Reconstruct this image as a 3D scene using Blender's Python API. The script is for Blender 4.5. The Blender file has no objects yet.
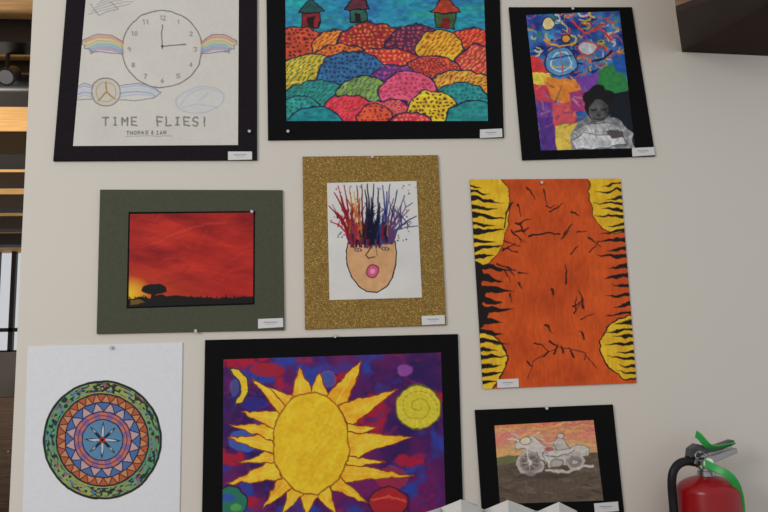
import bpy, bmesh, math, random
import numpy as np
from mathutils import Vector, Matrix
random.seed(7); rng=np.random.RandomState(5)
scene=bpy.context.scene
try:
    scene.view_settings.view_transform='Standard'; scene.view_settings.look='None'
except Exception: pass

# ------------------------------------------------ camera solved from the wall's vanishing points
F=747.0
Zc=np.array([-134.,4900.,-747.]); Zc/=np.linalg.norm(Zc)
Xc=np.array([7466.,106.,-747.]); Xc-=Xc.dot(Zc)*Zc; Xc/=np.linalg.norm(Xc)
Yc=np.cross(Zc,Xc)
R=np.array([Xc,Yc,Zc])          # world_from_cam
C=np.array([0.,-1.55,1.55])
cd=bpy.data.cameras.new('camera'); cam=bpy.data.objects.new('camera',cd)
scene.collection.objects.link(cam); scene.camera=cam
cd.sensor_width=36; cd.lens=F*36/768; cd.clip_start=0.02
M=Matrix([list(R[0])+[C[0]],list(R[1])+[C[1]],list(R[2])+[C[2]],[0,0,0,1]])
cam.matrix_world=M
def W(px,py,y=0.0):
    """measured photo point -> metres, on the plane parallel to the wall at depth y"""
    px=np.asarray(px,float); py=np.asarray(py,float)
    d=np.stack([(px-384)/F,(256-py)/F,-np.ones_like(px)],-1)@R.T
    t=(y-C[1])/d[...,1]
    return C+d*t[...,None]
def P(px,py,y=0.0): return Vector(W(px,py,y).tolist())

K=0.84
def lin(c):
    c=np.asarray(c,float)/255.
    return np.where(c<=0.04045,c/12.92,((c+0.055)/1.055)**2.4)
def alb(c): return np.clip(lin(c)/K,0,0.92)

# ------------------------------------------------ materials
def mat(name,col,rough=0.6,metal=0.0,nscale=0,namt=0.0,bump=0.0,spec=0.5,raw=False,stretch=None):
    m=bpy.data.materials.new(name); m.use_nodes=True
    nt=m.node_tree; b=nt.nodes['Principled BSDF']
    c=list(alb(col))+[1]
    b.inputs['Base Color'].default_value=c
    b.inputs['Roughness'].default_value=rough; b.inputs['Metallic'].default_value=metal
    b.inputs['Specular IOR Level'].default_value=spec
    if nscale:
        tc=nt.nodes.new('ShaderNodeTexCoord'); mp=nt.nodes.new('ShaderNodeMapping')
        if stretch: mp.inputs['Scale'].default_value=stretch
        n=nt.nodes.new('ShaderNodeTexNoise'); n.inputs['Scale'].default_value=nscale; n.inputs['Detail'].default_value=5
        nt.links.new(tc.outputs['Object'],mp.inputs[0]); nt.links.new(mp.outputs[0],n.inputs['Vector'])
        r=nt.nodes.new('ShaderNodeValToRGB')
        r.color_ramp.elements[0].position=0.3; r.color_ramp.elements[1].position=0.7
        r.color_ramp.elements[0].color=[v*(1-namt) for v in c[:3]]+[1]
        r.color_ramp.elements[1].color=[min(1,v*(1+namt)) for v in c[:3]]+[1]
        nt.links.new(n.outputs['Fac'],r.inputs[0]); nt.links.new(r.outputs[0],b.inputs['Base Color'])
        if bump:
            bp=nt.nodes.new('ShaderNodeBump'); bp.inputs['Strength'].default_value=bump; bp.inputs['Distance'].default_value=0.002
            nt.links.new(n.outputs['Fac'],bp.inputs['Height']); nt.links.new(bp.outputs[0],b.inputs['Normal'])
    return m
def paint_mat(name,rough,spec,bump=0.15,scale=60):
    m=bpy.data.materials.new(name); m.use_nodes=True; nt=m.node_tree; b=nt.nodes['Principled BSDF']
    a=nt.nodes.new('ShaderNodeAttribute'); a.attribute_name='Col'
    nt.links.new(a.outputs['Color'],b.inputs['Base Color'])
    b.inputs['Roughness'].default_value=rough; b.inputs['Specular IOR Level'].default_value=spec
    tc=nt.nodes.new('ShaderNodeTexCoord'); n=nt.nodes.new('ShaderNodeTexNoise'); n.inputs['Scale'].default_value=scale
    n.inputs['Detail'].default_value=4
    bp=nt.nodes.new('ShaderNodeBump'); bp.inputs['Strength'].default_value=bump; bp.inputs['Distance'].default_value=0.002
    nt.links.new(tc.outputs['Object'],n.inputs['Vector']); nt.links.new(n.outputs['Fac'],bp.inputs['Height'])
    nt.links.new(bp.outputs[0],b.inputs['Normal'])
    return m
M_paper=paint_mat('drawn_paper',0.8,0.15,0.06)
M_paint=paint_mat('painted_paper',0.55,0.2,0.15,90)
M_black=mat('black_mat_board',(13,12,14),0.85,0,150,0.15,0.05,0.12)
M_black2=mat('black_mat_board_warm',(27,22,26),0.85,0,150,0.15,0.05,0.12)
M_sage=mat('sage_mat_board',(72,75,61),0.85,0,150,0.08,0.05,0.15)
M_white=mat('white_paper',(210,210,212),0.8,0,20,0.02,0.0,0.2)
M_wall=mat('painted_drywall',(203,197,187),0.75,0,1.2,0.02,0,0.2)
M_pin=mat('steel_pin',(190,190,195),0.25,1.0)
M_chrome=mat('brushed_steel',(150,150,150),0.3,1.0)
M_red=mat('red_enamel',(138,10,18),0.28,0,5,0.05,0,0.4)
M_rubber=mat('black_rubber',(20,20,24),0.5,0,0,0,0,0.3)
M_green=mat('green_plastic',(36,150,66),0.35)
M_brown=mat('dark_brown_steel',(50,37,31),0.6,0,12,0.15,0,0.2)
M_brown2=mat('brown_wood',(118,88,64),0.55,0,12,0.25,0,0.4,False,(1,8,8))
M_plank=mat('ceiling_planks',(205,162,108),0.6,0,6,0.22,0,0.3,False,(1,14,1))
M_dsteel=mat('dark_steel',(26,24,25),0.5)
M_floor=mat('concrete_floor',(120,112,104),0.6,0,3,0.15)
M_duct=mat('galvanised_duct',(90,92,96),0.4,0.6)
M_gauge=mat('gauge_face',(225,225,215),0.4)
M_tablewood=mat('table_wood',(150,110,75),0.5,0,6,0.3,0,0.4,False,(1,1,10))
M_cabwood=mat('cabinet_wood',(100,82,68),0.5,0,6,0.3,0,0.4,False,(1,1,10))
# gold glitter card
M_gold=bpy.data.materials.new('gold_glitter_card'); M_gold.use_nodes=True
nt=M_gold.node_tree; b=nt.nodes['Principled BSDF']
tc=nt.nodes.new('ShaderNodeTexCoord'); vo=nt.nodes.new('ShaderNodeTexVoronoi'); vo.inputs['Scale'].default_value=560
nt.links.new(tc.outputs['Object'],vo.inputs['Vector'])
sp=nt.nodes.new('ShaderNodeSeparateColor'); nt.links.new(vo.outputs['Color'],sp.inputs[0])
rp=nt.nodes.new('ShaderNodeValToRGB'); e=rp.color_ramp.elements
e[0].position=0; e[0].color=(0.15,0.078,0.009,1); e[1].position=1; e[1].color=(0.60,0.40,0.10,1)
x=e.new(0.45); x.color=(0.26,0.145,0.018,1); x=e.new(0.88); x.color=(0.36,0.215,0.034,1)
nt.links.new(sp.outputs[0],rp.inputs[0]); nt.links.new(rp.outputs[0],b.inputs['Base Color'])
b.inputs['Metallic'].default_value=0.2; b.inputs['Roughness'].default_value=0.5

# ------------------------------------------------ object helpers
def link(o,parent=None):
    scene.collection.objects.link(o)
    if parent: o.parent=parent
    return o
def meshobj(name,verts,faces,m,parent=None,smooth=False):
    me=bpy.data.meshes.new(name); me.from_pydata([tuple(v) for v in verts],[],faces)
    bm=bmesh.new(); bm.from_mesh(me); bmesh.ops.recalc_face_normals(bm,faces=bm.faces); bm.to_mesh(me); bm.free()
    if smooth:
        for p in me.polygons: p.use_smooth=True
    me.materials.append(m); return link(bpy.data.objects.new(name,me),parent)
def empty(name):
    o=bpy.data.objects.new(name,None); o.empty_display_size=0.05; return link(o)
BOXF=[(0,1,2,3),(4,5,6,7),(0,1,5,4),(1,2,6,5),(2,3,7,6),(3,0,4,7)]
def box(name,a,b_,m,parent=None,bev=0):
    x0,y0,z0=a; x1,y1,z1=b_
    v=[(x0,y0,z0),(x1,y0,z0),(x1,y0,z1),(x0,y0,z1),(x0,y1,z0),(x1,y1,z0),(x1,y1,z1),(x0,y1,z1)]
    o=meshobj(name,v,BOXF,m,parent)
    if bev:
        md=o.modifiers.new('bevel','BEVEL'); md.width=bev; md.segments=2
    return o
def slab(name,quad,yb,yf,m,parent):
    fr=[P(x,y,yf) for x,y in quad]; bk=[Vector((v.x,yb,v.z)) for v in fr]
    o=meshobj(name,fr+bk,BOXF,m,parent)
    md=o.modifiers.new('bevel','BEVEL'); md.width=0.0006; md.segments=1
    return o
def lathe(name,prof,cx,cy,m,parent,n=48):
    vs=[];fs=[]
    for r,z in prof:
        for i in range(n):
            a=2*math.pi*i/n; vs.append((cx+r*math.cos(a),cy+r*math.sin(a),z))
    k=len(prof)
    for j in range(k-1):
        for i in range(n):
            i2=(i+1)%n; fs.append((j*n+i,j*n+i2,(j+1)*n+i2,(j+1)*n+i))
    fs.append(tuple(range(n))); fs.append(tuple((k-1)*n+i for i in range(n)))
    o=meshobj(name,vs,fs,m,parent,True)
    md=o.modifiers.new('es','EDGE_SPLIT'); md.split_angle=math.radians(50)
    return o
def cyl(name,p0,p1,r,m,parent,n=24,r2=None):
    p0=Vector(p0);p1=Vector(p1); d=(p1-p0).normalized(); u=d.orthogonal().normalized(); w=d.cross(u)
    r2=r if r2 is None else r2
    vs=[p0+(u*math.cos(2*math.pi*i/n)+w*math.sin(2*math.pi*i/n))*r for i in range(n)]+[p1+(u*math.cos(2*math.pi*i/n)+w*math.sin(2*math.pi*i/n))*r2 for i in range(n)]
    fs=[(i,(i+1)%n,(i+1)%n+n,i+n) for i in range(n)]+[tuple(range(n)),tuple(range(n,2*n))]
    o=meshobj(name,vs,fs,m,parent,True)
    md=o.modifiers.new('es','EDGE_SPLIT'); md.split_angle=math.radians(40); return o
def tube(name,pts,r,m,parent,flat=None):
    cu=bpy.data.curves.new(name,'CURVE'); cu.dimensions='3D'; s=cu.splines.new('NURBS'); s.points.add(len(pts)-1)
    for i,p in enumerate(pts): s.points[i].co=(p[0],p[1],p[2],1)
    s.use_endpoint_u=True; s.order_u=4; s.resolution_u=12
    if flat: cu.extrude=flat; cu.bevel_depth=r
    else: cu.bevel_depth=r; cu.bevel_resolution=6
    cu.use_fill_caps=True; cu.materials.append(m)
    o=bpy.data.objects.new(name,cu); return link(o,parent)
def extr(name,pts,yc,th,m,parent,bev=0.001):
    fr=[P(x,y,yc-th/2) for x,y in pts]; bk=[Vector((v.x,yc+th/2,v.z)) for v in fr]; n=len(pts)
    fs=[tuple(range(n)),tuple(range(n,2*n))]+[(i,(i+1)%n,(i+1)%n+n,i+n) for i in range(n)]
    o=meshobj(name,fr+bk,fs,m,parent)
    md=o.modifiers.new('bevel','BEVEL'); md.width=bev; md.segments=2
    return o

# ------------------------------------------------ noise + painter
def h2(i,j,s): 
    v=np.sin(i*127.1+j*311.7+s*74.7)*43758.5453; return v-np.floor(v)
def vn(x,y,s=0):
    i=np.floor(x);j=np.floor(y);fx=x-i;fy=y-j;fx=fx*fx*(3-2*fx);fy=fy*fy*(3-2*fy)
    return (h2(i,j,s)*(1-fx)+h2(i+1,j,s)*fx)*(1-fy)+(h2(i,j+1,s)*(1-fx)+h2(i+1,j+1,s)*fx)*fy
def fbm(x,y,s=0,o=3):
    t=0;a=.5;n=0
    for k in range(o): t=t+a*vn(x*2**k,y*2**k,s+k*13); n+=a; a*=.5
    return t/n
FONT={'T':[[(0,0),(4,0)],[(2,0),(2,6)]],'I':[[(2,0),(2,6)],[(1,0),(3,0)],[(1,6),(3,6)]],'M':[[(0,6),(0,0),(2,3.5),(4,0),(4,6)]],
'E':[[(4,0),(0,0),(0,6),(4,6)],[(0,3),(3,3)]],'F':[[(4,0),(0,0),(0,6)],[(0,3),(3,3)]],'L':[[(0,0),(0,6),(4,6)]],
'S':[[(4,.8),(3,0),(1,0),(0,1),(0,2.2),(4,3.8),(4,5),(3,6),(1,6),(0,5.2)]],'!':[[(2,0),(2,4.2)],[(2,5.5),(2,6)]],
'H':[[(0,0),(0,6)],[(4,0),(4,6)],[(0,3),(4,3)]],'O':[[(1,0),(3,0),(4,1.5),(4,4.5),(3,6),(1,6),(0,4.5),(0,1.5),(1,0)]],
'A':[[(0,6),(2,0),(4,6)],[(1,4),(3,4)]],'N':[[(0,6),(0,0),(4,6),(4,0)]],'&':[[(4,6),(1,1.5),(2,0),(3,1.5),(0,4.5),(1.5,6),(4,3.5)]],
'1':[[(1,1),(2,0),(2,6)]],'2':[[(0,1),(2,0),(4,1.5),(0,6),(4,6)]],'3':[[(0,0),(4,0),(2,2.5),(4,4.5),(2,6),(0,5.5)]],
'4':[[(3,6),(3,0),(0,4),(4,4)]],'5':[[(4,0),(0,0),(0,2.5),(3,2.5),(4,4.5),(2,6),(0,5.5)]],'6':[[(3,0),(0,4),(2,6),(4,4.5),(2,3),(0,4)]],
'7':[[(0,0),(4,0),(1,6)]],'8':[[(2,3),(0,1.5),(2,0),(4,1.5),(0,4.5),(2,6),(4,4.5),(2,3)]],'9':[[(4,2),(2,3),(0,1.5),(2,0),(4,2),(3,6)]],
'0':[[(2,0),(4,2),(4,4),(2,6),(0,4),(0,2),(2,0)]],' ':[]}
class Cv:
    def __init__(s,quad,base,S=2.5,wob=0.6,wf=0.12):
        q=np.array(quad,float); w=np.linalg.norm(q[1]-q[0]); h=np.linalg.norm(q[3]-q[0])
        nu=int(w*S); nv=int(h*S); u,v=np.meshgrid(np.linspace(0,1,nu+1),np.linspace(0,1,nv+1))
        s.nu,s.nv=nu,nv; s.u,s.v=u.ravel(),v.ravel(); u=s.u[:,None];v=s.v[:,None]
        p=q[0]*(1-u)*(1-v)+q[1]*u*(1-v)+q[2]*u*v+q[3]*(1-u)*v
        s.x0,s.y0=p[:,0].copy(),p[:,1].copy()
        s.X=s.x0+wob*2*(fbm(s.x0*wf,s.y0*wf,1)-.5)*2; s.Y=s.y0+wob*2*(fbm(s.x0*wf,s.y0*wf,55)-.5)*2
        s.c=np.tile(np.array(base,float),(len(s.X),1)); s.S=S
    def bb(s,x0,x1,y0,y1,pad=1.5):
        return np.nonzero((s.X>x0-pad)&(s.X<x1+pad)&(s.Y>y0-pad)&(s.Y<y1+pad))[0]
    def put(s,idx,a,col):
        if callable(col): col=col(s.X[idx],s.Y[idx])
        col=np.asarray(col,float)
        if col.ndim==2 and len(col)==len(s.c) and len(idx)!=len(s.c): col=col[idx]
        a=a[:,None]; s.c[idx]=s.c[idx]*(1-a)+col*a
    def poly(s,pts,col,a=1,soft=.45,out=None,ow=1):
        p=np.array(pts,float); i=s.bb(p[:,0].min(),p[:,0].max(),p[:,1].min(),p[:,1].max())
        if len(i)==0: return
        x=s.X[i];y=s.Y[i]; ins=np.zeros(len(i),bool); d=np.full(len(i),1e9)
        for k in range(len(p)):
            ax,ay=p[k];bx,by=p[(k+1)%len(p)]
            if ay!=by:
                c=((ay>y)!=(by>y))&(x<(bx-ax)*(y-ay)/(by-ay)+ax); ins^=c
            L=(bx-ax)**2+(by-ay)**2+1e-9; t=np.clip(((x-ax)*(bx-ax)+(y-ay)*(by-ay))/L,0,1)
            d=np.minimum(d,np.hypot(x-ax-t*(bx-ax),y-ay-t*(by-ay)))
        sd=np.where(ins,-d,d); s.put(i,a*np.clip(.5-sd/(2*soft),0,1),col)
        if out is not None: s.put(i,np.clip((ow/2-d)/soft+.5,0,1),out)
    def line(s,pts,w,col,a=1,soft=.4,w2=None):
        p=np.array(pts,float); m=w+1; i=s.bb(p[:,0].min(),p[:,0].max(),p[:,1].min(),p[:,1].max(),m)
        if len(i)==0: return
        x=s.X[i];y=s.Y[i]; al=np.zeros(len(i)); n=len(p)-1
        for k in range(n):
            ax,ay=p[k];bx,by=p[k+1]; L=(bx-ax)**2+(by-ay)**2+1e-9
            t=np.clip(((x-ax)*(bx-ax)+(y-ay)*(by-ay))/L,0,1); d=np.hypot(x-ax-t*(bx-ax),y-ay-t*(by-ay))
            ww=w if w2 is None else w+(w2-w)*(k+t)/n
            al=np.maximum(al,np.clip((ww/2-d)/(2*soft)+.5,0,1)*np.minimum(1,ww/0.5))
        s.put(i,a*al,col)
    def ell(s,cx,cy,rx,ry,col=None,a=1,out=None,ow=1,rot=0,soft=.45):
        r=max(rx,ry); i=s.bb(cx-r,cx+r,cy-r,cy+r,2+ow)
        if len(i)==0: return
        dx=s.X[i]-cx;dy=s.Y[i]-cy;c_,s_=math.cos(rot),math.sin(rot); ex=(dx*c_+dy*s_)/rx; ey=(-dx*s_+dy*c_)/ry
        rr=np.hypot(ex,ey); sd=(rr-1)*min(rx,ry)
        if col is not None: s.put(i,a*np.clip(.5-sd/(2*soft),0,1),col)
        if out is not None: s.put(i,np.clip((ow/2-np.abs(sd))/(2*soft)+.5,0,1),out)
    def text(s,t,x,y,h,col,w=.9,adv=1.5,a=1):
        k=h/6
        for ch in t:
            for st in FONT.get(ch,[]): s.line([(x+u*k,y+v*k) for u,v in st],w,col,a)
            x+=4*k*adv if ch!=' ' else 3*k
    def tint(s,amt,sc,seed=3,aniso=1,rot=0):
        x=s.x0*math.cos(rot)+s.y0*math.sin(rot); y=-s.x0*math.sin(rot)+s.y0*math.cos(rot)
        s.c*=(1+amt*2*(fbm(x*sc,y*sc*aniso,seed)-.5))[:,None]
    def build(s,name,y,m,parent,curl=0):
        w=W(s.x0,s.y0,y); 
        if curl: w[:,1]-=curl*(np.abs(s.u*2-1)**4*s.v**3)
        nu,nv=s.nu,s.nv; n=len(s.c)
        me=bpy.data.meshes.new(name); me.vertices.add(n); me.vertices.foreach_set('co',w.astype(np.float32).ravel())
        g=np.arange(n).reshape(nv+1,nu+1)
        q=np.stack([g[:-1,:-1],g[1:,:-1],g[1:,1:],g[:-1,1:]],-1).reshape(-1,4); nf=len(q)
        me.loops.add(nf*4); me.loops.foreach_set('vertex_index',q.astype(np.int32).ravel())
        me.polygons.add(nf); me.polygons.foreach_set('loop_start',np.arange(0,nf*4,4,dtype=np.int32))
        try: me.polygons.foreach_set('loop_total',np.full(nf,4,dtype=np.int32))
        except Exception: pass
        at=me.color_attributes.new('Col','FLOAT_COLOR','POINT')
        c=np.ones((n,4),np.float32); c[:,:3]=alb(np.clip(s.c,0,255)); at.data.foreach_set('color',c.ravel())
        me.update(calc_edges=True); me.validate(); me.materials.append(m)
        return link(bpy.data.objects.new(name,me),parent)
def lerp(a,b,t): t=np.clip(t,0,1)[:,None]; return np.array(a,float)*(1-t)+np.array(b,float)*t
T=0.005
def label(parent,quad,y):
    c=Cv(quad,(205,204,203),S=4,wob=0)
    (x0,y0),(x1,_),(_,y1),_=quad
    c.line([(x0+6,y0+(y1-y0)*.42),(x1-6,y0+(y1-y0)*.40)],.8,(110,110,115),.7)
    c.line([(x0+8,y0+(y1-y0)*.66),(x1-8,y0+(y1-y0)*.64)],.6,(160,160,160),.7)
    slab('label_card',quad,y,y-0.0008,M_white,parent); c.build('label_print',y-0.001,M_paper,parent)
def pin(parent,x,y,yy):
    p=P(x,y,yy); cyl('pin',(p.x,yy,p.z),(p.x,yy-0.006,p.z),0.0042,M_pin,parent,16,0.0032)

# ================= 1 clock drawing
e=empty('clock_drawing')
slab('mat_board',[(69.5,-40),(257,-40),(257,160),(53,161)],0,-T,M_black2,e)
c=Cv([(89,-38),(239,-38),(238,145),(73,146)],(200,196,188),wob=.5)
c.ell(162,49,40,38.5,None,out=(98,95,95),ow=.9)
for i in range(1,13):
    a=math.radians(30*i-90); s_=str(i)
    c.text(s_,162+33*math.cos(a)-1.3*len(s_),49+31.5*math.sin(a)-2,4.2,(118,115,113),.7,1.2)
c.line([(162,49),(162,25)],.9,(85,83,83)); c.line([(162,46),(186,44)],.9,(85,83,83)); c.ell(162,46,1.3,1.3,(60,60,60))
def wing(x0,x1,ytop):
    cols=[(206,132,112),(216,184,110),(166,188,140),(120,168,190),(160,135,178)]
    for k,cl in enumerate(cols):
        yy=ytop+k*2.9
        pts=[(x0,yy+6-k*.6),(x0+(x1-x0)*.3,yy),(x0+(x1-x0)*.62,yy-1+k*.2),(x0+(x1-x0)*(.95-.04*k),yy+4)]
        c.line(pts,2.5,cl,.65); c.line([(p[0],p[1]+1.5) for p in pts],.6,(135,130,135),.7)
    d=(x1-x0)
    c.line([(x0,ytop+5),(x0+d*.3,ytop-2),(x0+d*.65,ytop-3),(x1,ytop+3),(x1,ytop+7),(x0+d*.93,ytop+8),(x0+d*.93,ytop+12),(x0+d*.8,ytop+12),(x0+d*.78,ytop+15),(x0+d*.5,ytop+15),(x0,ytop+17)],.8,(115,110,117))
wing(123,82,37); wing(201,237,37)
c.ell(106,92,14.5,14,(188,180,164),.6,out=(115,105,98),ow=1)
c.line([(106,92),(106,82)],1.1,(150,112,60)); c.line([(106,92),(98,100)],1.1,(150,115,60)); c.line([(106,92),(115,99)],1,(150,115,60)); c.ell(106,92,10,9.5,None,out=(165,145,115),ow=.7)
for k in range(4):
    c.line([(120,88+k*3),(135,85+k*3.2),(150,87+k*2.6),(160-k*2,92+k*2)],1.5,[(140,165,205),(175,182,198),(120,150,200),(165,172,190)][k],.7)
    c.line([(92,88+k*3),(84,86+k*3),(76,89+k*3)],1.5,[(140,150,200),(180,180,195),(120,150,200),(160,170,190)][k],.7)
c.line([(119,86),(135,83),(152,86),(161,92),(152,99),(135,101),(120,100)],.7,(115,115,130)); c.line([(92,86),(84,83),(77,87),(75,100),(92,99)],.7,(115,115,130))
c.ell(200,100,24,13,(194,195,198),.5,out=(168,174,188),ow=.7,rot=-.15); c.line([(180,106),(190,92),(204,88),(220,92)],.6,(160,168,186),.8); c.line([(200,100),(208,93)],.6,(165,165,180)); c.line([(182,108),(198,104),(216,108)],.6,(165,172,186))
for k in range(5):
    c.line([(100-k*3,2+k*3),(112,-4+k*3),(128,-7+k*3),(142-k*3,-4+k*2)],.7,(145,140,143),.8)
c.line([(90,4),(99,16),(106,12),(118,9),(110,2)],.7,(135,130,135),.9)
c.text('TIME',103,117.5,8,(118,116,115),1.4,1.78); c.text('FLIES!',157,117.5,8,(118,116,115),1.4,1.68)
c.text('THOMAS & IAN',127,131,3.2,(98,96,96),.7,1.75); c.line([(126,136),(172,136)],.5,(130,130,130),.8)
c.tint(.025,.03); c.tint(.02,.5,8)
c.build('drawing_paper',-T-.0006,M_paper,e)
label(e,[(228,151.5),(252,151.5),(252,159.5),(228,160)],-T)
pin(e,249.5,132,-T)

# ================= 2 hillside village painting
e=empty('hillside_village_painting')
slab('mat_board',[(266,-38),(499,-38),(504,137.5),(268,140)],0,-T,M_black,e)
c=Cv([(285,-34),(483,-34),(488,121),(286.5,121)],(30,120,150),wob=1.4)
sky=lerp((45,100,165),(38,160,160),fbm(c.x0*.03,c.y0*.06,4)*1.6-.3); c.c=sky
for k in range(60):
    x=285+rng.rand()*200;y=-30+rng.rand()*60; c.line([(x,y),(x+12+rng.rand()*14,y+rng.randn()*3)],2.4,[(60,155,185),(35,95,160),(60,160,125),(45,140,170)][rng.randint(4)],.45,soft=.8)
def hut(x,y,w,h,b,r,t):
    c.poly([(x-w,y),(x+w,y),(x+w*.9,y+h),(x-w*.9,y+h)],b,out=(25,20,30),ow=1.2)
    c.poly([(x-w*1.5,y+1),(x,y-h*.9),(x+w*1.5,y+1)],r,out=(25,20,30),ow=1.2)
    c.poly([(x-w*.3,y+h*.3),(x+w*.4,y+h*.3),(x+w*.4,y+h),(x-w*.3,y+h)],t)
def hill(cx,cy,rx,ry,b,d,kind=0,o=(30,35,65)):
    c.ell(cx,cy,rx,ry,lambda x,y:lerp(np.array(b)*.88,np.minimum(np.array(b)*1.22,255),fbm(x*.15,y*.3,int(cx))),out=o,ow=1.2)
    if d is None: return
    sp_=5.2
    yy=cy-ry+3.5; r_=0
    while yy<cy+6:
        hw=rx*math.sqrt(max(0,1-((yy-cy)/ry)**2))-2.5; xx=cx-hw+(r_%2)*2.6
        while xx<cx+hw:
            if kind==0: c.ell(xx+rng.randn()*.5,yy+rng.randn()*.4,1.4,1.15,d,.85)
            elif kind==1: c.line([(xx,yy+1.2),(xx+2.6,yy-1.2)],1.2,d,.85)
            else: c.ell(xx,yy,1.8,1.5,None,out=d,ow=.9)
            xx+=sp_+rng.randn()*.5
        yy+=4.2; r_+=1
hill(300,52,30,26,(180,70,45),(70,30,40)); hill(335,50,24,20,(215,130,50),(150,40,35),1); hill(470,52,34,24,(185,50,50),(230,150,50),1)
hill(372,42,34,19,(145,40,50),(215,140,50)); hill(415,50,30,26,(80,40,70),(205,80,70)); hill(440,52,24,22,(215,165,45),(170,50,45),1)
hut(311,11,9,16,(130,35,40),(40,80,80),(35,20,25)); hut(358,8,9,15,(45,95,80),(95,45,55),(35,20,30)); hut(445,11,10,17,(60,90,50),(170,60,40),(120,30,30))
hill(340,68,34,24,(210,110,45),(120,40,45)); hill(478,80,26,36,(190,60,65),(235,180,80),1)
hill(310,84,40,30,(190,165,55),(55,95,60),1); hill(385,78,46,30,(185,50,55),(230,160,65),0)
hill(352,80,36,28,(50,100,140),(35,45,100),0); hill(432,76,30,20,(210,90,55),(125,30,55),2)
hill(395,82,26,18,(95,55,125),(200,80,110),0); hill(462,92,36,22,(205,155,55),(155,45,50),1)
hill(318,110,40,30,(45,130,115),(30,85,110),1); hill(300,122,26,26,(45,145,130),(35,90,120),0); hill(365,98,30,22,(120,150,70),(60,80,110),1)
hill(408,92,29,21,(212,85,112),(165,45,90),0); hill(460,108,32,26,(45,140,135),(35,95,120),0)
hill(350,116,28,22,(198,48,75),(228,100,60),1); hill(388,118,30,18,(175,45,95),(225,130,75),2)
hill(433,113,26,23,(224,180,45),(80,45,35),0); hill(375,122,18,18,(215,85,50),(130,30,65),0)
hill(476,122,30,22,(40,130,130),None); hill(410,126,22,14,(198,50,85),(230,160,70)); hill(315,130,30,24,(32,122,130),None)
c.tint(.22,.2,3,2); c.build('painting_paper',-T-.0006,M_paint,e)
label(e,[(480,129.5),(502,128.5),(502.5,137),(480,138)],-T); pin(e,288,132,-T)

# ================= 3 collage with a photograph of a child
e=empty('photo_collage_artwork')
slab('mat_board',[(509,7),(632,7),(655.5,156),(522.5,160)],0,-T,M_black,e)
c=Cv([(526,15),(619.5,11),(635,148),(541,150.5)],(40,85,160),wob=1.0)
c.c=lerp((24,45,125),(75,140,200),fbm(c.x0*.08,c.y0*.08,9)*1.7-.35)
pal=[(225,225,225),(190,50,50),(225,170,50),(70,160,190),(25,45,110),(190,90,140),(60,140,80),(230,210,90),(20,25,60),(110,70,165),(215,90,60)]
for k in range(200):
    x=528+rng.rand()*100;y=12+rng.rand()*68;a=rng.rand()*6.28; r=2+rng.rand()*6
    pts=[(x+r*math.cos(a+t),y+r*math.sin(a+t)*.7) for t in np.linspace(0,2.3,5)]
    c.line(pts,.9+rng.rand()*1.3,pal[rng.randint(len(pal))],.75)
c.ell(561,62,16,14,(90,150,190),.9,out=(20,30,80),ow=1); c.ell(561,62,10,9,None,out=(220,220,220),ow=1)
c.line([(550,60),(572,56)],1.4,(30,60,130)); c.line([(552,66),(572,68)],1.2,(200,170,90)); c.line([(560,50),(563,74)],1,(190,60,80))
c.ell(548,24,6,6,(225,205,150),1,out=(30,30,60)); c.ell(566,38,5,4,(225,160,60),out=(30,30,60)); c.ell(588,48,9,7,(215,215,210),.8,out=(190,60,60),ow=1)
c.line([(572,20),(585,34),(600,28),(612,40)],2,(215,60,60)); c.line([(545,40),(560,47),(574,44)],2,(230,150,60)); c.line([(592,62),(604,58),(612,50)],2,(30,30,80))
P3=[([(528,66),(545,68),(552,78),(560,84),(560,96),(534,94)],(225,200,70)),([(533,84),(556,84),(556,104),(536,106)],(195,60,80)),
([(536,100),(553,103),(552,132),(539,135)],(110,60,150)),([(545,76),(572,80),(590,76),(592,98),(566,104),(550,98)],(222,130,50)),
([(538,118),(556,116),(558,150),(541,150)],(85,50,130)),([(552,104),(574,100),(578,138),(556,138)],(205,80,90)),
([(556,126),(580,122),(582,150),(556,150)],(222,190,80)),([(570,92),(592,88),(588,112),(572,112)],(160,60,120)),
([(590,78),(606,66),(622,60),(630,92),(612,102),(596,100)],(50,130,70)),([(576,78),(600,72),(596,90),(582,92)],(120,65,160)),
([(612,56),(626,54),(628,74),(616,72)],(40,90,170)),([(606,96),(630,90),(636,150),(616,150)],(24,28,38)),([(528,56),(540,58),(548,72),(530,72)],(205,55,60))]
for p,cl in P3: c.poly(p,cl)
for k in range(70):
    x=532+rng.rand()*62;y=78+rng.rand()*66; c.line([(x,y),(x+rng.randn()*6,y+rng.randn()*6)],1.5,pal[rng.randint(len(pal))],.35,soft=.8)
# black and white cut-out photograph: child resting on folded arms
SH=lambda lo,hi,sd:(lambda x,y:lerp((lo,lo,lo+2),(hi,hi,hi+2),fbm(x*.22,y*.16,sd)*1.8-.4))
c.poly([(571,150),(570,136),(577,124),(588,116),(608,116),(621,121),(632,134),(635,150)],SH(90,185,3))
c.ell(598,104,14,17,(28,27,29)); c.ell(588,98,6,6,(24,24,26)); c.ell(608,97,7,7,(24,24,26)); c.ell(598,91,8,6,(24,24,26))
c.ell(598.5,111,9.5,10.5,SH(52,98,8)); c.ell(595,115,3.5,3,(108,105,104),.5,soft=1.8); c.ell(602,115,3,3,(98,95,94),.5,soft=1.8)
c.line([(591.5,109),(594,109.8),(596.5,109.2)],1.2,(18,18,18),soft=.7); c.line([(601,109.2),(603.5,109.8),(606,108.8)],1.2,(18,18,18),soft=.7); c.ell(599,114.6,2,1.2,(44,42,42),.8,soft=.8); c.line([(595.5,118.4),(599,119),(602.5,118.2)],1.3,(36,32,33),soft=.7)
c.poly([(573,132),(584,124.5),(602,123),(618,125),(622,131),(606,136),(580,139)],SH(150,215,5),out=(92,92,94),ow=.7)
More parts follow.
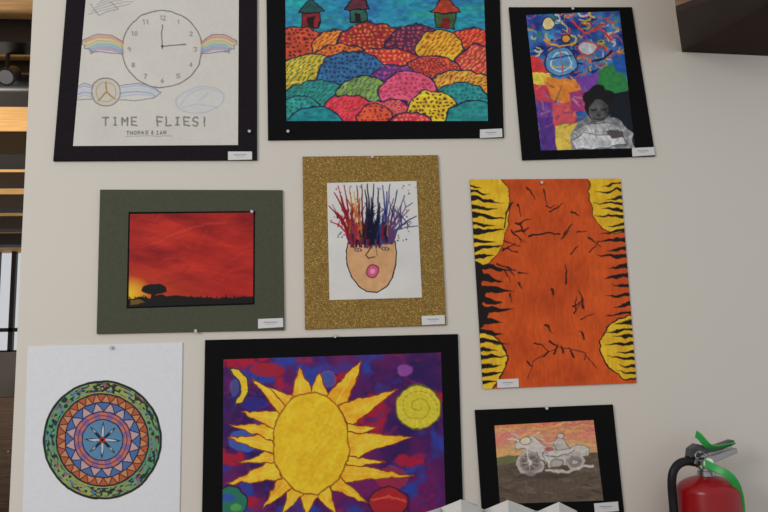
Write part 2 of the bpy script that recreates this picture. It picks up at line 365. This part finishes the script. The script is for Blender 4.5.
c.poly([(571,141),(584,134),(608,136),(622,134),(627,143),(602,148),(575,149)],SH(170,228,6),out=(80,80,82),ow=.7)
for k in range(7): c.line([(578+k*6,125.5),(581+k*6+rng.randn(),133)],.7,(118,118,120),.6); 
for k in range(6): c.line([(578+k*7,138),(582+k*7,145)],.8,(140,140,142),.5)
c.poly([(606,132),(617,128.5),(624,132),(622,137),(612,139)],(92,86,85)); 
for k in range(4): c.line([(611+k*3,131),(614+k*3,136.5)],.7,(50,46,46))
c.tint(.15,.3,6); c.build('collage_paper',-T-.0006,M_paint,e)
label(e,[(632,148),(654,147),(655,155),(632.5,156.5)],-T); pin(e,572,9.5,-T)

# ================= 4 sunset painting
e=empty('sunset_painting')
slab('mat_board',[(100,189.5),(282.5,190),(284.5,330),(96.5,334)],0,-T,M_sage,e)
slab('mat_window_bevel',[(128.5,212),(255,211),(254.5,304.5),(126.5,308.5)],-T,-T-.0006,M_black,e)
c=Cv([(130,214),(253.5,212.5),(253,303),(128.5,307)],(170,35,30),wob=1.0)
n=fbm((c.x0*.9+c.y0*.35)*.03,(c.y0-c.x0*.2)*.10,2,4)
c.c=lerp((128,20,22),(196,48,34),n*1.5-.25)
t=np.clip((c.y0-262)/36,0,1)*np.clip(1.05-(c.x0-130)/85,0,1)*.8; c.c=c.c*(1-t[:,None])+np.array((205,90,30))*t[:,None]
t=np.clip(1-np.hypot((c.x0-130)/22,(c.y0-293)/17),0,1)**.6; c.c=c.c*(1-t[:,None])+np.array((228,185,40))*t[:,None]
for k in range(46):
    x=130+rng.rand()*120;y=216+rng.rand()*72; c.line([(x,y),(x+14,y-3+rng.randn()*4),(x+26,y-9+rng.randn()*5)],2,[(200,58,44),(130,20,24),(180,36,30)][rng.randint(3)],.25,soft=1.2)
c.line([(150,246),(170,236),(196,226),(226,222)],1.1,(215,90,72),.4,soft=.9)
B=(20,14,15)
c.poly([(126,299),(140,297),(150,298),(175,295),(200,297),(225,298),(256,296),(256,312),(124,312)],B)
c.poly([(141,290),(143,286),(150,285),(158,284),(166,286),(167,291),(161,293),(149,293)],B)
c.line([(152,299),(153,290)],3,B); c.line([(153,295),(158,290)],2,B); c.line([(154,295),(150,289)],2,B); c.ell(160,297,6,3,B)
c.poly([(130,299),(138,300),(146,303),(130,305)],(190,145,40),.5)
for k in range(26): x=130+k*4.8; c.line([(x,299),(x+rng.randn()*2,295.5+rng.rand()*2)],1,B)
c.build('painting_paper',-T-.0010,M_paint,e)
label(e,[(258,319),(283,318),(283.3,327),(258,328.5)],-T); pin(e,252,212,-T); pin(e,196,331,-T)

# ================= 5 portrait with blown-paint hair
e=empty('blown_paint_portrait')
slab('glitter_mat_board',[(302.5,156.5),(438,155),(446.5,325),(305,329.5)],0,-T,M_gold,e)
c=Cv([(327,183),(416.5,181),(422,297.5),(329.5,300)],(208,206,202),S=3,wob=.5)
fx=[(348,243),(346,252),(347,264),(351,276),(358,286),(367,292),(377,292.5),(387,287),(393,277),(396,264),(396.5,252),(394.5,241),(380,243),(362,244)]
c.poly(fx,lambda x,y:lerp((192,146,104),(212,166,120),fbm(x*.2,y*.2,3)),out=(45,40,40),ow=1.1)
BK=(55,46,46)
c.line([(371,247),(366,255),(369,259),(375,257)],1,BK); c.line([(376,247),(377,256)],.6,BK,.6)
c.ell(358,250,3.2,1.5,(205,190,175),out=BK,ow=.6); c.ell(385,249,3.2,1.5,(205,190,175),out=BK,ow=.6); c.ell(358,250,.8,.8,BK); c.ell(385,249,.8,.8,BK)
c.ell(372.5,271,6,6.2,(200,92,128),out=(120,40,70),ow=1); c.ell(372.5,271,2.6,2.4,(225,150,170))
def drip(xb,xt,yt,w,col):
    w=w*1.55
    m1=(xb*.8+xt*.2+rng.randn()*1.2,230+rng.randn()*2); m2=(xb*.4+xt*.6+rng.randn()*1.8,213+rng.randn()*3)
    if yt>208: m2=(xb*.4+xt*.6,(228+yt)/2)
    c.line([(xb,243),m1,m2,(xt,yt)],w,col,.95,w2=.9)
    c.ell(m2[0]+rng.randn()*.6,m2[1]+rng.rand()*4,w*.45,w*.8,col,.9)
    for q in range(2):
        sx,sy=(m2 if q else ((m1[0]+m2[0])/2,(m1[1]+m2[1])/2)); c.line([(sx,sy),(sx+rng.randn()*4,sy-4-rng.rand()*9)],1,col,.9,w2=.5)
cr=(128,22,38); dr=(160,40,44); br=(182,104,48); nv=(22,22,46); bl=(46,62,120); pu=(96,58,98); gy=(84,80,108); ye=(205,160,60)
for xb,xt,yt,w,cl in [(350,329,206,2,cr),(350,331,222,1.4,dr),(351,334,192,2.2,cr),(352,338,186,1.6,dr),(352,341,196,2,cr),(353,344,185,1.5,cr),(354,347,200,2.2,dr),(355,350,187,1.6,br),(356,352,205,2,cr),(357,354,192,1.6,ye),(359,357,186,2,(120,40,36)),(361,360,198,2.4,br),
 (363,362,185,1.8,(90,30,40)),(365,365,190,2,nv),(368,367,184,2.6,nv),(370,371,197,2.8,nv),(372,374,184,2.2,nv),(374,378,188,2.6,(30,32,66)),(376,380,203,2,nv),(378,383,186,2,bl),(380,387,192,2.2,(34,40,88)),(382,390,184,1.5,bl),(384,393,199,1.8,pu),
 (386,397,190,1.4,(34,40,88)),(388,401,205,1.6,pu),(389,405,196,1.1,gy),(390,409,210,1.3,pu),(391,413,203,.8,gy),(392,416,216,1,(34,40,80)),(392,418,226,.8,gy),(391,410,222,1.3,bl),(351,337,212,1.8,cr),(353,345,214,2.2,dr),(386,399,214,2,pu),(356,348,218,2.4,cr)]:
    drip(xb,xt,yt,w,cl)
for (x,w,h,cl) in [(351,4.5,11,cr),(356,4.5,13,dr),(361,4,12,br),(366,4,15,(70,24,36)),(371,4.5,17,nv),(376,4.5,16,nv),(381,4,13,bl),(386,4,11,(60,44,90)),(391,4,9,pu)]:
    c.ell(x,234,w,h*.8,cl,.93,soft=.7)
for k in range(26): x=349+rng.rand()*44; y=218+rng.rand()*18; c.line([(x,y+12),(x+rng.randn()*2,y)],1.8,[cr,nv,pu,dr,br][min(4,int(rng.rand()*5))] if x>380 or x<362 else nv,.75)
for k in range(14): x=350+rng.rand()*42; c.line([(x,240),(x+rng.randn(),246+rng.rand()*2)],1.6,[cr,nv,pu,dr][rng.randint(4)],.9)
for k in range(70):
    x=329+rng.rand()*88;y=184+rng.rand()*58; c.ell(x,y,.5+rng.rand()*.5,.5+rng.rand()*.5,[(130,30,50),(40,40,80),(100,70,90)][rng.randint(3)],.75)
c.tint(.03,.05); c.build('portrait_paper',-T-.0006,M_paper,e)
label(e,[(421.5,316),(444.5,315),(445,324),(422,325)],-T); pin(e,372,157.5,-T)

# ================= 6 tiger stripe painting (unmounted sheet)
e=empty('tiger_stripe_painting')
slab('painting_board',[(470,179.5),(620.5,178.5),(636.5,383),(483,389)],0,-.0025,M_black,e)
c=Cv([(470,179.5),(620.5,178.5),(636.5,383),(483,389)],(200,85,30),wob=1.3)
c.c=lerp((180,66,22),(208,86,30),fbm(c.x0*.05,c.y0*.04,5,3)*1.4-.2)
Ye=lambda x,y:lerp((208,160,28),(230,188,44),fbm(x*.1,y*.1,8)*1.5-.2)
K_=(26,18,18)
ed=lambda y:470+(y-180)*.0635
er=lambda y:620.5+(y-179)*.0784
c.poly([(466,178),(501,178),(507,188),(511,205),(509,225),(503,245),(495,260),(486,266),(470,266)],Ye,out=(120,60,20),ow=1.2)
c.poly([(478,330),(494,335),(503,345),(507,358),(504,372),(497,382),(490,392),(478,392)],Ye,out=(60,30,20),ow=1.4)
c.poly([(588,177),(624,177),(628,232),(615,234),(603,228),(594,216),(590,200)],Ye,out=(120,60,20),ow=1.2)
c.poly([(600,340),(607,328),(618,320),(634,316),(640,378),(624,379),(609,368),(601,354)],Ye,out=(60,30,20),ow=1.4)
def spike(x0,y0,L,h,dr_,sl=0):
    c.poly([(x0-3*dr_,y0-h),(x0+dr_*L*.4,y0-h*.75+sl*.3),(x0+dr_*L*.75,y0-h*.2+sl*.8),(x0+dr_*L,y0+sl),(x0+dr_*L*.55,y0+h*.6+sl*.6),(x0+dr_*L*.2,y0+h*.55),(x0-3*dr_,y0+h)],K_)
for y,L,h,sl in [(186,12,1.4,2),(191,22,2,3),(198,34,2.6,5),(207,26,2.6,2),(215,33,3.2,4),(224,20,2.4,2),(232,32,3.4,-2),(241,22,2.6,1),(249,30,3,-3),(258,22,3,-2),
 (267,34,4,3),(277,26,5,5),(289,36,4.6,2),(300,24,5,3),(311,34,4.6,-3),(321,24,4.6,2),(332,22,3.4,2),(341,28,2.6,3),(349,18,2.4,1),(357,25,2.8,-1),(366,20,2.8,-2),(375,24,2.6,-3),(383,14,2.2,-1)]:
    spike(ed(y),y,L*(.9+.2*rng.rand()),h,1,sl)
c.poly([(474,260),(482,266),(484,276),(482,284),(487,292),(483,304),(488,314),(484,326),(476,332)],K_)
for y,L,h,sl in [(184,20,1.2,4),(190,27,1.6,3),(197,18,1.6,3),(203,28,1.8,0),(210,20,2,-1),(217,27,2,-2),(224,18,1.8,1),(231,24,2.2,2),(240,30,2.6,0),(249,22,2.6,2),(257,33,2.4,-2),(266,20,2.8,3),(276,28,2.6,2),(286,18,2.6,-1),(295,26,2.4,2),
 (304,18,2.4,3),(313,24,2.2,4),(322,16,2,2),(329,26,2,3),(337,20,2,-1),(344,30,2.2,1),(352,20,2,0),(359,28,2,-2),(367,18,1.8,-3),(374,20,1.8,-4)]:
    spike(er(y),y,L*(.85+.2*rng.rand()),h,-1,sl)
for k in range(58):
    x=506+rng.rand()*90; y=188+rng.rand()*182
    if abs(x-552)<24 and rng.rand()<.5: continue
    a=rng.randn()*.4+(0 if rng.rand()<.3 else 1.15*(1 if x<555 else -1)); L=3.5+rng.rand()*6.5
    dx,dy=math.cos(a)*L,math.sin(a)*L
    c.line([(x-dx,y-dy),(x+rng.randn(),y+rng.randn()),(x+dx*.9,y+dy*.8)],2.2 if rng.rand()<.4 else 1.4,(54,22,18),.95,w2=.6)
c.line([(530,236),(545,233.5),(560,235)],2.4,(40,18,18),w2=1); c.line([(512,203),(507,214),(505,228)],2,(40,18,18),w2=1)
c.line([(527,379),(536,360),(551,350),(568,347),(585,352),(597,368)],1.1,(100,38,24),.9); c.line([(543,358),(549,350)],1.8,K_); c.line([(554,354),(558,346)],1.8,K_); c.line([(570,349),(574,358)],1.8,K_); c.line([(562,346),(563,353)],1.4,K_)
c.tint(.09,.5,4,.3); c.build('painting_surface',-.0031,M_paint,e)
label(e,[(497,379.5),(518.5,378.5),(519,387),(497.5,388)],-.0034)
pin(e,541,183,-.0034)

# ================= 7 mandala
e=empty('mandala_drawing')
slab('mounting_paper',[(27.5,347),(183,342.5),(179.5,536),(21.7,537)],0,-.0022,M_white,e)
c=Cv([(28,347.3),(182.5,342.8),(179,535),(22.2,536)],(211,213,217),S=3,wob=.35)
cx,cy=102.5,440
i=np.nonzero(np.hypot(c.X-cx,c.Y-cy)<60.5)[0]
r=np.hypot(c.X[i]-cx,(c.Y[i]-cy))*1.0; a=np.arctan2(c.Y[i]-cy,c.X[i]-cx)
def ringcol(r,a):
    out=np.zeros((len(r),3)); nz=fbm(a*9,r*.3,4)
    def setm(m,col): out[m]=col if np.ndim(col)==1 else col[m]
    def tri(n,ph=0): return np.abs(((a+9+ph)*n/(2*math.pi))%1-.5)*2
    setm(r>0,(225,225,225))
    g=lerp((160,172,98),(100,158,118),np.sin(a*2+1)*.5+.5); g=g*(.9+.2*nz[:,None])
    m=(r>46)&(r<59.5); setm(m,g)
    gly=((vn(a*17,r*.6,21)>.58)&(r>48)&(r<57)); setm(gly,(45,62,58))
    setm(m&(vn(a*13,r*.5,33)>.80)&(r>48)&(r<57),(165,95,110)); setm(m&(vn(a*12,r*.5,43)>.82)&(r>48)&(r<57),(90,120,175))
    setm((r>57.3)&(r<59.8),(38,46,42)); 
    m=(r>37.5)&(r<46); t=tri(28); s_=(r-37.5)/8.5
    setm(m,np.where((t<1-s_)[:,None],np.array((208,140,92)),np.array((184,98,62)))); setm(m&(np.abs(t-(1-s_))<.14),(100,62,68)); setm((r>45.2)&(r<46.8),(42,46,56))
    m=(r>28.5)&(r<37.5); t=tri(16); s_=(r-28.5)/9
    setm(m,np.where((t<1-s_)[:,None],np.array((200,165,165)),np.array((80,115,172)))); setm(m&(np.abs(t-(1-s_))<.1),(50,55,95)); setm((r>36.9)&(r<38.1),(55,45,70))
    m=(r>20.5)&(r<28.5); k=(np.floor((a+9)*24/(2*math.pi))%2)==0
    setm(m,np.where(k[:,None],np.array((200,118,105)),np.array((142,108,158)))); setm((r>27.8)&(r<29),(55,46,75)); setm((r>24)&(r<24.9),(110,60,84))
    m=r<=20.5; setm(m,(96,142,178)); t=tri(8); setm(m&(t<.8-r/21),(205,205,202)); setm(m&(np.abs(t-(.8-r/21))<.09),(50,60,90)); setm((r>19.8)&(r<21),(45,46,70))
    t4=tri(4,.4); setm(m&(t4<.62-r/19),(34,44,74)); setm(r<3.2,(165,60,55)); setm(r<1.3,(30,30,30))
    return out
al=np.clip(.5-(r-59.6),0,1); c.put(i,al,ringcol(r,a)*.92)
c.tint(.015,.4,8); c.build('mandala_paper',-.0026,M_paper,e); pin(e,111.5,347.5,-.0027)

# ================= 8 sun painting
e=empty('sun_painting')
slab('mat_board',[(205,340),(458,334),(464,532),(201.5,534)],0,-T,M_black,e)
c=Cv([(223.5,359.5),(441,352.5),(446,519),(222.5,521)],(70,30,90),wob=1.1)
n=fbm(c.x0*.035,c.y0*.035,12,3); n2=fbm(c.x0*.045,c.y0*.045,31,3)
c.c=lerp((46,22,84),(108,28,92),n*1.8-.4)
t=np.clip((n2-.57)*7,0,1)[:,None]; c.c=c.c*(1-t)+np.array((45,60,150))*t
t=np.clip((fbm(c.x0*.05,c.y0*.05,77,3)-.62)*8,0,1)[:,None]; c.c=c.c*(1-t)+np.array((160,24,55))*t
for k in range(150):
    x=224+rng.rand()*220;y=355+rng.rand()*160; a=rng.rand()*3; c.line([(x,y),(x+9*math.cos(a),y+9*math.sin(a)),(x+15*math.cos(a+.4),y+15*math.sin(a+.4))],2.4,[(90,32,118),(55,55,150),(36,20,66),(145,30,80),(110,26,90)][rng.randint(5)],.45,soft=1)
c.ell(328,379,8,8,(60,90,165),.8,out=(150,60,110),ow=1.2); c.ell(268,370,18,7,(165,28,45),.85); c.ell(244,441,15,11,(60,95,180),.85); c.ell(392,478,16,12,(180,45,55),.6); c.ell(405,370,8,7,(150,80,160),.8,out=(80,30,90)); c.ell(254,404,14,7,(45,45,140),.7)
c.poly([(229,370),(239,369),(247,378),(248,391),(243,402),(234,405),(239,396),(240,386),(236,377)],(222,185,45),out=(50,60,60),ow=1.2)
c.ell(234,388,4,9,(70,120,170),.5)
c.ell(418,407,23,22,(206,190,50),out=(90,90,40),ow=1.5)
sp_=[(418+ (2+t*2.6)*math.cos(t*1.9),407+(2+t*2.6)*math.sin(t*1.9)*.95) for t in np.linspace(0,6.8,46)]
c.line(sp_,1,(165,140,38),.8)
for k in range(20): a=k*.314; c.line([(418+15*math.cos(a),407+14*math.sin(a)),(418+21*math.cos(a),407+20*math.sin(a))],1,(222,208,80),.8)
c.ell(231,502,16,16,(40,110,90),out=(30,30,60),ow=1.5); c.ell(228,498,6,4,(50,80,160)); c.ell(236,508,5,4,(80,150,80))
c.ell(388,502,20,15,(165,35,45),out=(60,25,60),ow=1.5); c.line([(372,500),(388,496),(405,502)],2,(215,90,60),.8)
RY=lambda x,y:lerp((225,155,32),(236,196,52),fbm(x*.12,y*.12,4)*1.7-.3)
rays=[[(290,402),(299,366),(313,393)],[(309,394),(320,374),(330,397)],[(325,397),(361,361),(345,414)],[(338,405),(397,389),(350,428)],[(347,424),(378,428),(350,438)],[(348,432),(412,437),(348,460)],
[(349,455),(386,462),(345,470)],[(346,464),(415,476),(338,482)],[(340,476),(368,503),(328,490)],[(330,486),(338,516),(314,494)],[(320,492),(306,517),(300,494)],[(304,494),(282,515),(288,486)],[(292,488),(262,510),(280,474)],
[(282,480),(226,484),(275,458)],[(276,462),(238,463),(273,449)],[(273,454),(228,438),(274,434)],[(273,440),(229,425),(276,424)],[(276,430),(241,412),(283,411)],[(280,416),(252,378),(292,400)],[(287,408),(268,386),(297,398)]]
for p in rays:
    c.poly(p,RY,out=(130,62,30),ow=1.1)
    m=((p[0][0]+p[2][0])/2,(p[0][1]+p[2][1])/2); c.line([m,(m[0]*.3+p[1][0]*.7,m[1]*.3+p[1][1]*.7)],1.4,(240,212,85),.5)
c.ell(311,443.5,38,51,lambda x,y:lerp((220,176,30),(232,196,42),fbm(x*.1,y*.1,6)*1.7-.35),out=(150,95,30),ow=1.3)
for k in range(60):
    a=rng.rand()*6.28;q=rng.rand()**.5*.85; x=311+38*q*math.cos(a);y=443+51*q*math.sin(a); c.line([(x-3,y+4),(x+3,y-4)],2.4,[(238,206,58),(212,166,28)][rng.randint(2)],.3,soft=1.2)
c.tint(.06,.4,9); c.build('painting_paper',-T-.0006,M_paint,e); pin(e,335,336.5,-T)

# ================= 9 motorcycle drawing
e=empty('motorcycle_drawing')
slab('mat_board',[(475,410),(613,404.5),(626,528),(483.5,531)],0,-T,M_black,e)
c=Cv([(494.5,425.5),(593.5,420),(603.5,500.5),(500,504)],(180,120,100),S=3,wob=1.2)
t=(c.y0-422)/34; c.c=lerp((200,125,112),(216,166,108),t)
for k in range(110):
    x=486+rng.rand()*105;y=421+rng.rand()*34; cl=[(210,92,98),(224,186,98),(212,132,82),(218,122,124),(210,184,132),(170,172,120)][min(5,int((y-421)/34*3+rng.rand()*3))]
    c.line([(x,y),(x+10,y-2+rng.randn()*1.5),(x+20,y-1)],1.7,cl,.6,soft=.8)
c.poly([(494,458),(520,455),(560,456),(604,452),(606,506),(494,508)],(98,84,72)); 
for k in range(120):
    x=494+rng.rand()*104;y=458+rng.rand()*44; c.line([(x,y),(x+8,y+rng.randn()*1.5)],1.6,[(80,66,60),(120,104,88),(95,92,72),(66,56,52),(136,120,104)][rng.randint(5)],.5,soft=.8)
c.poly([(494,458),(516,455),(516,462),(496,466)],(110,124,74),.7)
Wt=(200,195,188);D=(110,104,100)
c.ell(530,463,12.5,12,(150,138,130),out=(184,178,170),ow=2.8); c.ell(530,463,8,7.5,(118,104,96),out=D,ow=1); c.ell(530,463,3,3,(190,184,178),out=D)
for k in range(8): a=k*.785; c.line([(530,463),(530+9*math.cos(a),463+8*math.sin(a))],.8,(195,190,185),.7)
c.poly([(514,448),(519,440),(527,436),(536,438),(541,445),(550,448),(556,455),(550,463),(541,461),(536,452),(526,450)],Wt,.92,out=D,ow=.7)
c.line([(530,463),(526,450),(518,440),(508,438)],1.8,(208,203,198)); c.ell(526,441,5,4.4,(222,206,180),out=D,ow=.7); c.line([(521,438),(512,433)],1.2,(200,196,190)); c.line([(531,437),(540,432)],1.2,(200,196,190))
c.poly([(542,453),(553,446),(566,449),(577,445),(590,448),(588,456),(576,459),(565,466),(550,468)],Wt,.92,out=D,ow=.7)
c.ell(575,462,8.5,7.5,(140,130,122),out=(180,174,167),ow=2.2); c.ell(575,462,3.5,3,(190,184,178),out=D,ow=.7); c.ell(557,463,6,5,(172,166,160),out=D,ow=.7)
c.line([(546,470),(566,472),(592,465)],2.4,(192,187,180)); c.line([(546,456),(560,456),(574,452)],.9,D); c.ell(548,450,5,2.5,(165,70,64),.7)
c.poly([(553,444),(558,437),(565,440),(569,449),(556,450)],(188,183,178),.9,out=D,ow=.7); c.ell(560,436,3.4,3,(206,190,176),out=D,ow=.7); c.line([(555,443),(545,442),(538,438)],1.5,(195,190,185))
for k in range(36):
    x=514+rng.rand()*74;y=440+rng.rand()*30; c.line([(x,y),(x+rng.randn()*4,y+rng.randn()*3)],.8,[(120,112,106),(214,208,200),(150,140,132)][rng.randint(3)],.6)
c.ell(545,476,30,3,(66,57,54),.5,soft=1)
c.tint(.10,.5,9); c.build('drawing_paper',-T-.0006,M_paper,e)
label(e,[(594,503.5),(618,501.5),(619,511),(595,513)],-T); pin(e,546,408,-T)

# ------------------------------------------------ room shell
xl=P(21,256).x; 
box('wall_front',(xl,0.0,0),(3.6,0.22,4.3),M_wall)
box('floor',(-9,-4,-0.1),(3.6,9.2,0),M_floor)
box('trim_corner',(xl-0.004,0.05,0),(xl,0.17,4.3),mat('corner_trim',(150,145,138),0.6))
yB=9.0
box('ceiling',(-9,0.25,3.30),(3.6,9.2,3.38),M_plank)
js=empty('ceiling_joists')
for k,(ya,yb_,zz) in enumerate([(0.7,0.82,3.14),(1.35,1.47,3.14),(2.05,2.2,3.18),(2.55,2.8,3.12),(3.8,4.2,3.13),(4.9,5.0,3.18),(5.7,5.9,3.16),(6.7,6.9,3.16),(7.7,7.9,3.16)]):
    box('joist_%d'%k,(-9,ya,zz),(3.6,yb_,3.298),M_dsteel,js)
dp=empty('ceiling_duct'); cyl('duct_tube',(-9,2.37,3.1),(3.4,2.37,3.1),0.05,M_duct,dp)
for k in range(6): cyl('hanger_%d'%k,(-8+k*2,2.37,3.14),(-8+k*2,2.37,3.298),0.008,M_dsteel,dp)
sl=empty('track_spotlight'); q=P(7,74,2.2)
cyl('lamp_can',q+Vector((0.0,0.08,0.04)),q+Vector((0.02,-0.06,-0.04)),0.036,M_dsteel,sl,28,0.044)
cyl('lens',q+Vector((0.02,-0.061,-0.0405)),q+Vector((0.021,-0.066,-0.043)),0.034,M_chrome,sl,28)
cyl('stem',q+Vector((0,0.0,0.03)),(q.x,q.y,3.298),0.010,M_dsteel,sl); box('track_adapter',(q.x-0.05,q.y-0.03,3.27),(q.x+0.05,q.y+0.03,3.299),M_dsteel,sl)
wz0,wz1=P(5,352,yB).z,P(5,242,yB).z
wx0,wx1=P(-40,300,yB).x,P(60,300,yB).x
M_bw=mat('back_wall_paint',(130,127,124),0.8,0,2,0.05)
box('wall_back',(-9,yB,0),(wx0,yB+.2,3.4),M_bw); box('wall_back.001',(wx1,yB,0),(3.6,yB+.2,3.4),M_bw)
box('wall_back.002',(wx0,yB,0),(wx1,yB+.2,wz0),M_bw); box('wall_back.003',(wx0,yB,wz1),(wx1,yB+.2,3.4),M_bw)
w=empty('window_1')
for xx in np.linspace(wx0,wx1,7): box('mullion',(xx-.03,yB+.05,wz0),(xx+.03,yB+.12,wz1),M_dsteel,w)
for zz in (wz0,wz0*.8+wz1*.2,wz1): box('rail',(wx0,yB+.05,zz-.025),(wx1,yB+.12,zz+.025),M_dsteel,w)
cb=empty('storage_cabinet'); x0=P(-20,430,7.6).x; x1=P(14,430,7.6).x
box('carcass',(x0,7.6,0.06),(x1+.6,8.1,1.35),M_cabwood,cb,.005); box('plinth',(x0+.03,7.64,0),(x1+.57,8.08,.06),M_dsteel,cb)
for k in range(3): box('door_leaf',(x0+.02+k*.4,7.58,.12),(x0+.38+k*.4,7.6,1.30),M_cabwood,cb,.004); cyl('knob',(x0+.34+k*.4,7.58,.75),(x0+.34+k*.4,7.55,.75),.012,M_chrome,cb)
box('wall_left',(-9.2,-4,0),(-9,9.2,3.4),M_bw)

# ------------------------------------------------ brown beam, upper right
e=empty('wood_stair_beam')
A=P(682,52,-.001);B_=P(900,62,-.001); Cn=P(676,12,-.22); Dn=P(900,-70,-.30)
up=Vector((0,0,.28))
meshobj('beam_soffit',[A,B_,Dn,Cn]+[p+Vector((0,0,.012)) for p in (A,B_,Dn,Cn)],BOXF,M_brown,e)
z=Vector((0,0,.0125)); v2=[A+z,B_+z,Dn+z,Cn+z,A+up,B_+up,Dn+up,Cn+up]
meshobj('beam_body',v2,BOXF,M_brown2,e)

# ------------------------------------------------ fire extinguisher
e=empty('fire_extinguisher'); yc=-0.078
ax=P(709,500,yc); xc=ax.x; zt=P(709,475,yc).z; r=P(738,500,yc).x-xc
prof=[(r*.9,zt-.42),(r*.98,zt-.415),(r,zt-.40),(r,zt-.03)]
for k in range(1,11):
    a=k/10*math.pi/2; prof.append((max(r*math.cos(a),.017),zt-.03+.03*math.sin(a)))
lathe('cylinder_body',prof,xc,yc,M_red,e,64)
lathe('neck_collar',[(.0175,zt-.002),(.0175,zt+.008),(.015,zt+.009),(.015,zt+.016)],xc,yc,M_chrome,e)
lathe('valve_body',[(.014,zt+.015),(.014,zt+.036),(.011,zt+.040),(.011,zt+.05)],xc-.006,yc,M_chrome,e)
g=Vector((xc-.008,yc,zt+.026)); cyl('gauge_stem',g,g+Vector((0,-.018,0)),.006,M_chrome,e); cyl('gauge_rim',g+Vector((0,-.018,0)),g+Vector((0,-.027,0)),.0125,M_chrome,e,32); cyl('gauge_dial',g+Vector((0,-.027,0)),g+Vector((0,-.0275,0)),.0102,M_gauge,e,32)
M_lev=mat('grey_lever',(70,70,74),0.4,0.5)
extr('carry_handle',[(694,464),(696,457),(712,456),(724,452),(737,448),(738,453),(726,458),(714,463),(704,466)],yc,.024,M_chrome,e)
extr('squeeze_lever',[(690,458),(691,449),(698,444),(708,447),(720,445),(734,440),(736,444),(722,450),(710,453),(700,456)],yc,.022,M_lev,e)
cyl('pull_pin',P(700,452,yc-.02),P(700,452,yc+.02),.0022,M_chrome,e)
tube('pin_ring',[P(700+5*math.cos(t),456+5*math.sin(t),yc-.021) for t in np.linspace(0,6.28,12)],.0012,M_chrome,e)
tube('hose',[P(693,462,yc),P(684,460,yc-.01),P(674,466,yc-.012),P(671,480,yc-.01),P(673,500,yc),P(676,540,yc),P(682,600,yc),P(690,640,yc-.03)],.0085,M_rubber,e)
cyl('hose_fitting',P(697,462,yc),P(687,460.5,yc-.004),.0095,M_rubber,e)
tube('seal_strap_upper',[P(696,434,yc-.012),P(700,436,yc-.02),P(705,444,yc-.026),P(712,449,yc-.022),P(724,446,yc-.018),P(733,444,yc-.012)],.0014,M_green,e,.006)
tube('seal_strap_lower',[P(703,462,yc-.025),P(713,468,yc-.03),P(726,472,yc-.05),P(735,481,yc-.05),P(740,494,yc-.04),P(742,508,yc-.035),P(741,540,yc-.03)],.0016,M_green,e,.006)
box('wall_bracket',(xc-.03,yc+r*.9,zt-.30),(xc+.03,0,zt-.06),M_dsteel,e,.002)
lathe('bracket_band',[(r+.0005,zt-.295),(r+.002,zt-.295),(r+.002,zt-.275),(r+.0005,zt-.275)],xc,yc,M_dsteel,e,64)
vs=[];fs=[]
for k in range(17):
    a=math.radians(-90-50+k*100/16)
    for zz in (zt-.26,zt-.095): vs.append((xc+(r+.0008)*math.cos(a),yc+(r+.0008)*math.sin(a),zz))
for k in range(16): fs.append((2*k,2*k+2,2*k+3,2*k+1))
meshobj('instruction_label',vs,fs,mat('label_grey',(190,185,178),.5,0,120,.3),e,True)

# ------------------------------------------------ folded paper display on a counter below the artworks
e=empty('folded_paper_display')
tops=[(424,513,-.36),(441,507.5,-.30),(461,499.5,-.36),(484,509.5,-.29),(486,509,-.30),(508,500,-.37),(536,511,-.29),(538,511,-.30),(559,502,-.36),(577,511,-.30)]
zb=1.0; vs=[];fs=[]
for (x,y,d) in tops:
    p=P(x,y,d); vs+= [(p.x,p.y,zb),(p.x,p.y,p.z)]
for k in range(len(tops)-1): fs.append((2*k,2*k+2,2*k+3,2*k+1))
o=meshobj('folded_sheet',vs,fs,mat('bright_paper',(205,205,202),.8),e); md=o.modifiers.new('s','SOLIDIFY'); md.thickness=.0008
for a_,b2,c2 in (((441,507.5,-.30),(461,499.5,-.36),(478,505,-.22)),((486,509,-.30),(508,500,-.37),(524,506,-.22))):
    ps=[P(*a_),P(*b2),P(*c2)]; vv=[]
    for p in ps: vv+=[(p.x,p.y+.002,zb),(p.x,p.y+.002,p.z)]
    o=meshobj('rear_fold',vv,[(0,4,5,1),(4,2,3,5)],M_white,e); md=o.modifiers.new('s','SOLIDIFY'); md.thickness=.0008
t=empty('display_table'); box('table_top',(-.45,-.62,.965),(.75,-.12,1.0),M_tablewood,t,.004)
for lx in (-.42,.68):
    for ly in (-.60,-.18): box('leg',(lx,ly,0),(lx+.04,ly+.04,.966),M_dsteel,t)
box('apron',(-.40,-.59,.90),(.70,-.57,.966),M_dsteel,t)

# ------------------------------------------------ light
wd=bpy.data.worlds.new('world'); scene.world=wd; wd.use_nodes=True
wd.node_tree.nodes['Background'].inputs[0].default_value=(0.95,0.97,1.0,1); wd.node_tree.nodes['Background'].inputs[1].default_value=0.60
def area(name,loc,tgt,sz,en,col):
    l=bpy.data.lights.new(name,'AREA'); l.size=sz; l.energy=en; l.color=col
    o=bpy.data.objects.new(name,l); link(o); o.location=loc; o.rotation_euler=(Vector(tgt)-Vector(loc)).to_track_quat('-Z','Y').to_euler(); return o
area('left_key_light',(-2.6,-2.6,2.5),(-.2,0,1.7),1.2,46,(1,.96,.91))  # unseen soft area light, added for the wall gradient and extinguisher shadow
area('ceiling_fill_light',(-3.2,3.6,0.9),(-3.0,4.2,3.3),1.2,110,(1,.9,.74))  # unseen upward fill, added to brighten the ceiling planks
